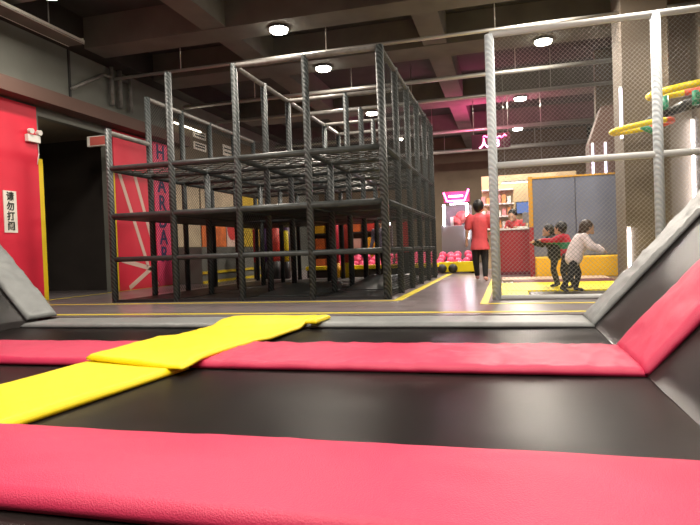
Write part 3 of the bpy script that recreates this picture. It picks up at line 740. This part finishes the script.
def person(label, base, rz, s, pose, cloth, group=None, long_top=False, hair='hair_black', hairlen=.0, seated=False, kid=False):
    """pose: joints in local metres for a 1.0-high figure scaled by s; +y is the way the figure faces"""
    t = thing('person', label, 'person', base, rz, group)
    J = {k_: V(v)*s for k_, v in pose.items()}
    hr = (.068 if not kid else .082)*s
    w = s
    fwd = V((0, 1, 0))
    def hand(bm, wr, el, side):
        d = (wr-el).normalized(); p = wr+d*.035*w
        cap(bm, wr, p, .016*w, .019*w)
        sx, sy = frame_of(d)
        for q in range(4):
            o_ = sx*((q-1.5)*.0115*w); ln = (.034, .041, .038, .028)[q]*w
            a_ = p+o_; b_ = a_+d*ln*.55; c_ = b_+(d*.75+sy*.5).normalized()*ln*.5
            cap(bm, a_, b_, .0058*w, .0052*w); cap(bm, b_, c_, .0052*w, .0045*w)
        a_ = wr+d*.008*w-sx*.012*w; cap(bm, a_, a_+(-sx+d*.8).normalized()*.035*w, .007*w, .0055*w)
    def body(bm):
        cap(bm, J['hip'], J['waist'], .078*w, .070*w); cap(bm, J['waist'], J['chest'], .070*w, .082*w)
        cap(bm, J['chest'], J['neck'], .055*w, .030*w); cap(bm, J['neck'], J['head'], .030*w, .035*w)
        ball(bm, J['head'], hr, (.88, 1.0, 1.12), 18)
        ball(bm, J['head']+J['look']*hr*.93+V((0, 0, -.15*hr)), hr*.16)                         # nose
        ball(bm, J['head']+J['look']*hr*.75+V((0, 0, -.65*hr)), hr*.35)                         # chin
        sd = J['look'].cross(V((0, 0, 1))).normalized()
        for q in (-1, 1): ball(bm, J['head']+sd*q*hr*.87, hr*.2, (.6, 1, 1.3))                # ears
        for sd_ in 'LR':
            cap(bm, J['chest']+(J['sh'+sd_]-J['chest'])*.3, J['sh'+sd_], .045*w, .034*w)
            cap(bm, J['sh'+sd_], J['el'+sd_], .032*w, .024*w); cap(bm, J['el'+sd_], J['wr'+sd_], .024*w, .016*w)
            hand(bm, J['wr'+sd_], J['el'+sd_], sd_)
            cap(bm, J['hp'+sd_], J['kn'+sd_], .054*w, .036*w); cap(bm, J['kn'+sd_], J['an'+sd_], .036*w, .021*w)
            cap(bm, J['an'+sd_]-V((0, 0, .012*w)), J['to'+sd_], .02*w, .016*w)
    J['look'] = V(pose['look']).normalized()
    fused('body', body, 'skin', .0075*w if s > 1.3 else .006, t)
    def top(bm):
        low = J['hip']-(J['chest']-J['hip']).normalized()*(.13*w if long_top else .01*w)
        wd = .012*w; pf = cloth.get('puff', 0)*w
        tube(bm, low, J['waist'], (.118 if long_top else .088)*w+wd*.3, .078*w+wd*.3, 16)
        cap(bm, J['hip'], J['waist'], .082*w+pf, .077*w+pf); cap(bm, J['waist'], J['chest'], .078*w+pf, .09*w+pf*.6)
        cap(bm, J['chest'], J['neck']-(J['neck']-J['chest'])*.35, .066*w, .045*w)
        for sd_ in 'LR':
            cap(bm, J['chest']+(J['sh'+sd_]-J['chest'])*.3, J['sh'+sd_], .055*w, .043*w)
            e = J['el'+sd_]
            if cloth.get('short'): e = J['sh'+sd_]+(e-J['sh'+sd_])*.72
            cap(bm, J['sh'+sd_], e, .041*w+pf*.6, .036*w+pf*.6)
            if not cloth.get('short'): cap(bm, J['el'+sd_], J['el'+sd_]+(J['wr'+sd_]-J['el'+sd_])*.92, .034*w+pf*.6, .025*w+pf*.5)
    tp = fused('top', top, cloth['top'], .010*w, t)
    if len(cloth['top']) > 1 and not isinstance(cloth['top'], str):
        for p in tp.data.polygons:
            z = p.center.z; z0, z1 = J['hip'].z, J['chest'].z; q = (z-z0)/(z1-z0)
            p.material_index = 1 if .35 < q < .85 else 0
            if q > 1.15 and len(cloth['top']) > 2: p.material_index = 2
    def legs(bm):
        cap(bm, J['hip']-V((0, 0, .01*w)), J['hip']+V((0, 0, .02*w)), .080*w, .078*w)
        for sd_ in 'LR':
            cap(bm, J['hp'+sd_], J['kn'+sd_], .061*w, .044*w); cap(bm, J['kn'+sd_], J['an'+sd_]+(J['kn'+sd_]-J['an'+sd_])*.08, .044*w, .032*w)
    fused('trousers', legs, cloth['legs'], .010*w, t)
    def shoes(bm, sd_):
        a = J['an'+sd_]; b = J['to'+sd_]; cap(bm, a-V((0, 0, .014*w))-(b-a).normalized()*.01*w, b, .026*w, .022*w)
    for sd_ in 'LR': fused('shoe', lambda bm: shoes(bm, sd_), cloth['shoe'], .008*w, t)
    def hr_(bm):
        c = J['head']-J['look']*hr*.22+V((0, 0, hr*.2)); ball(bm, c, hr*1.1, (.93, 1, 1.06), 18)
        if hairlen: 
            e = J['neck']-J['look']*hr*.7-V((0, 0, hairlen*w)); cap(bm, J['head']-J['look']*hr*.5, e, hr*.85, hr*.5)
        else: ball(bm, J['head']-J['look']*hr*.45-V((0, 0, hr*.35)), hr*.72)
    fused('hair', hr_, hair, .008*w, t)
    sd = J['look'].cross(V((0, 0, 1))).normalized()
    for q in (-1, 1):
        mesh_obj('eye', ball(bmesh.new(), J['head']+J['look']*hr*.9+sd*q*hr*.35+V((0, 0, .08*hr)), hr*.11, seg=8), 'ink_black', t)
    return t
stand = dict(hip=(0, 0, .52), waist=(0, 0, .62), chest=(0, 0, .75), neck=(0, 0, .84), head=(0, .01, .925), look=(0, 1, -.02),
    shL=(-.115, 0, .79), elL=(-.15, -.01, .63), wrL=(-.165, .03, .49), shR=(.115, 0, .79), elR=(.15, -.01, .63), wrR=(.15, .07, .5),
    hpL=(-.048, 0, .50), knL=(-.055, .01, .28), anL=(-.055, 0, .045), toL=(-.058, .085, .02), hpR=(.048, 0, .50), knR=(.055, .01, .28), anR=(.055, 0, .045), toR=(.058, .085, .02))
worker = dict(stand); worker.update(elR=(.165, .02, .635), wrR=(.13, .12, .60), knL=(-.06, .03, .285), anL=(-.055, .11, .06), toL=(-.06, .19, .03), look=(.35, 1, -.02), anR=(.06, -.04, .05), toR=(.065, .045, .02))
person('worker seen from behind in a long red shirt and black trousers, walking away', (-.56, 12.75, 0), -.05, 1.72, worker, dict(puff=.016, top='shirt_red', legs='trousers_black', shoe='shoe_pink', short=True), long_top=True)
# running girl (faces +x after rotation -90deg): local +y is forward
girl = dict(hip=(0, 0, .47), waist=(0, .03, .57), chest=(0, .10, .70), neck=(0, .15, .785), head=(0, .19, .875), look=(-.1, 1, -.15),
    shL=(-.10, .11, .745), elL=(-.13, .22, .63), wrL=(-.10, .36, .60), shR=(.10, .12, .745), elR=(.16, .20, .62), wrR=(.14, .34, .56),
    hpL=(-.048, 0, .45), knL=(-.055, .07, .26), anL=(-.055, .03, .06), toL=(-.06, .115, .03), hpR=(.048, -.01, .45), knR=(.06, -.04, .26), anR=(.06, -.17, .08), toR=(.06, -.105, .025))
person('child in a white and pink jacket and black trousers running to the right', (.92, 8.95, .03), -PI/2+.1, 1.06, girl, dict(puff=.035, top='coat_white', legs='trousers_black', shoe='shoe_dark'), hair='hair_brown', hairlen=.02, kid=True)
kidA = dict(stand); kidA.update(chest=(0, .05, .73), neck=(0, .07, .82), head=(0, .10, .905), shL=(-.10, .05, .77), elL=(-.15, .17, .72), wrL=(-.13, .33, .74), shR=(.10, .05, .77), elR=(.15, .16, .69), wrR=(.13, .30, .72), look=(0, 1, -.1), knL=(-.055, .05, .28), anR=(.055, -.06, .05), toR=(.058, .02, .02))
person('black-haired child in a red and green striped top behind the running child', (.88, 9.42, .05), PI/2-.5, 1.02, kidA, dict(puff=.015, top=['crimson_cloth', 'green_cloth'], legs='trousers_black', shoe='shoe_dark'), kid=True)
person('black-haired child in a black coat behind the others', (.74, 9.95, .05), PI/2+.2, 1.0, kidA, dict(puff=.035, top='coat_black', legs='trousers_black', shoe='shoe_dark'), kid=True, hairlen=.08)
cash = dict(stand); cash.update(chest=(0, .06, .74), neck=(0, .12, .82), head=(0, .19, .885), look=(0, 1, -.6), elL=(-.15, .1, .66), wrL=(-.08, .22, .69), elR=(.15, .1, .66), wrR=(.08, .22, .69), shL=(-.115, .08, .78), shR=(.115, .08, .78))
person('cashier in a red shirt bending over the red counter', (.28, 16.15, 0), PI-.4, 1.72, cash, dict(top='shirt_red', legs='trousers_black', shoe='shoe_dark', short=True))
person('visitor in grey purple clothes standing behind the climbing frame', (-3.35, 16.6-1.0, 0), PI-.3, 1.6, stand, dict(top='grey_cloth', legs='trousers_black', shoe='shoe_dark'))
# small white goods on the counter
o = mesh_obj('paper_stack', Box(-.12, .12, -.09, .09, 0, .05, bev=.004), 'white_paper'); o.location = (.38, 15.35, 1.1605); tag(o, 'low stack of white paper on the counter', 'paper')
t = thing('till_screen', 'small grey till monitor standing on the counter', 'monitor', (.55, 15.45, 1.1605))
mesh_obj('foot', Box(-.08, .08, -.06, .06, 0, .02), 'cabinet_grey', t); mesh_obj('neck', Tube((0, 0, .02), (0, 0, .16), .02), 'cabinet_grey', t); mesh_obj('housing', Box(-.15, .15, -.02, .03, .14, .40, bev=.01), 'cabinet_grey', t)

# ------------------------------------------------------------------ world and view
wd = bpy.data.worlds.new('world'); S.world = wd; wd.use_nodes = True
wd.node_tree.nodes['Background'].inputs[0].default_value = (.5, .45, .42, 1); wd.node_tree.nodes['Background'].inputs[1].default_value = .03
S.view_settings.view_transform = 'Standard'; S.view_settings.look = 'None'; S.view_settings.gamma = 1
S.view_settings.use_curve_mapping = False; S.view_settings.exposure = 0.
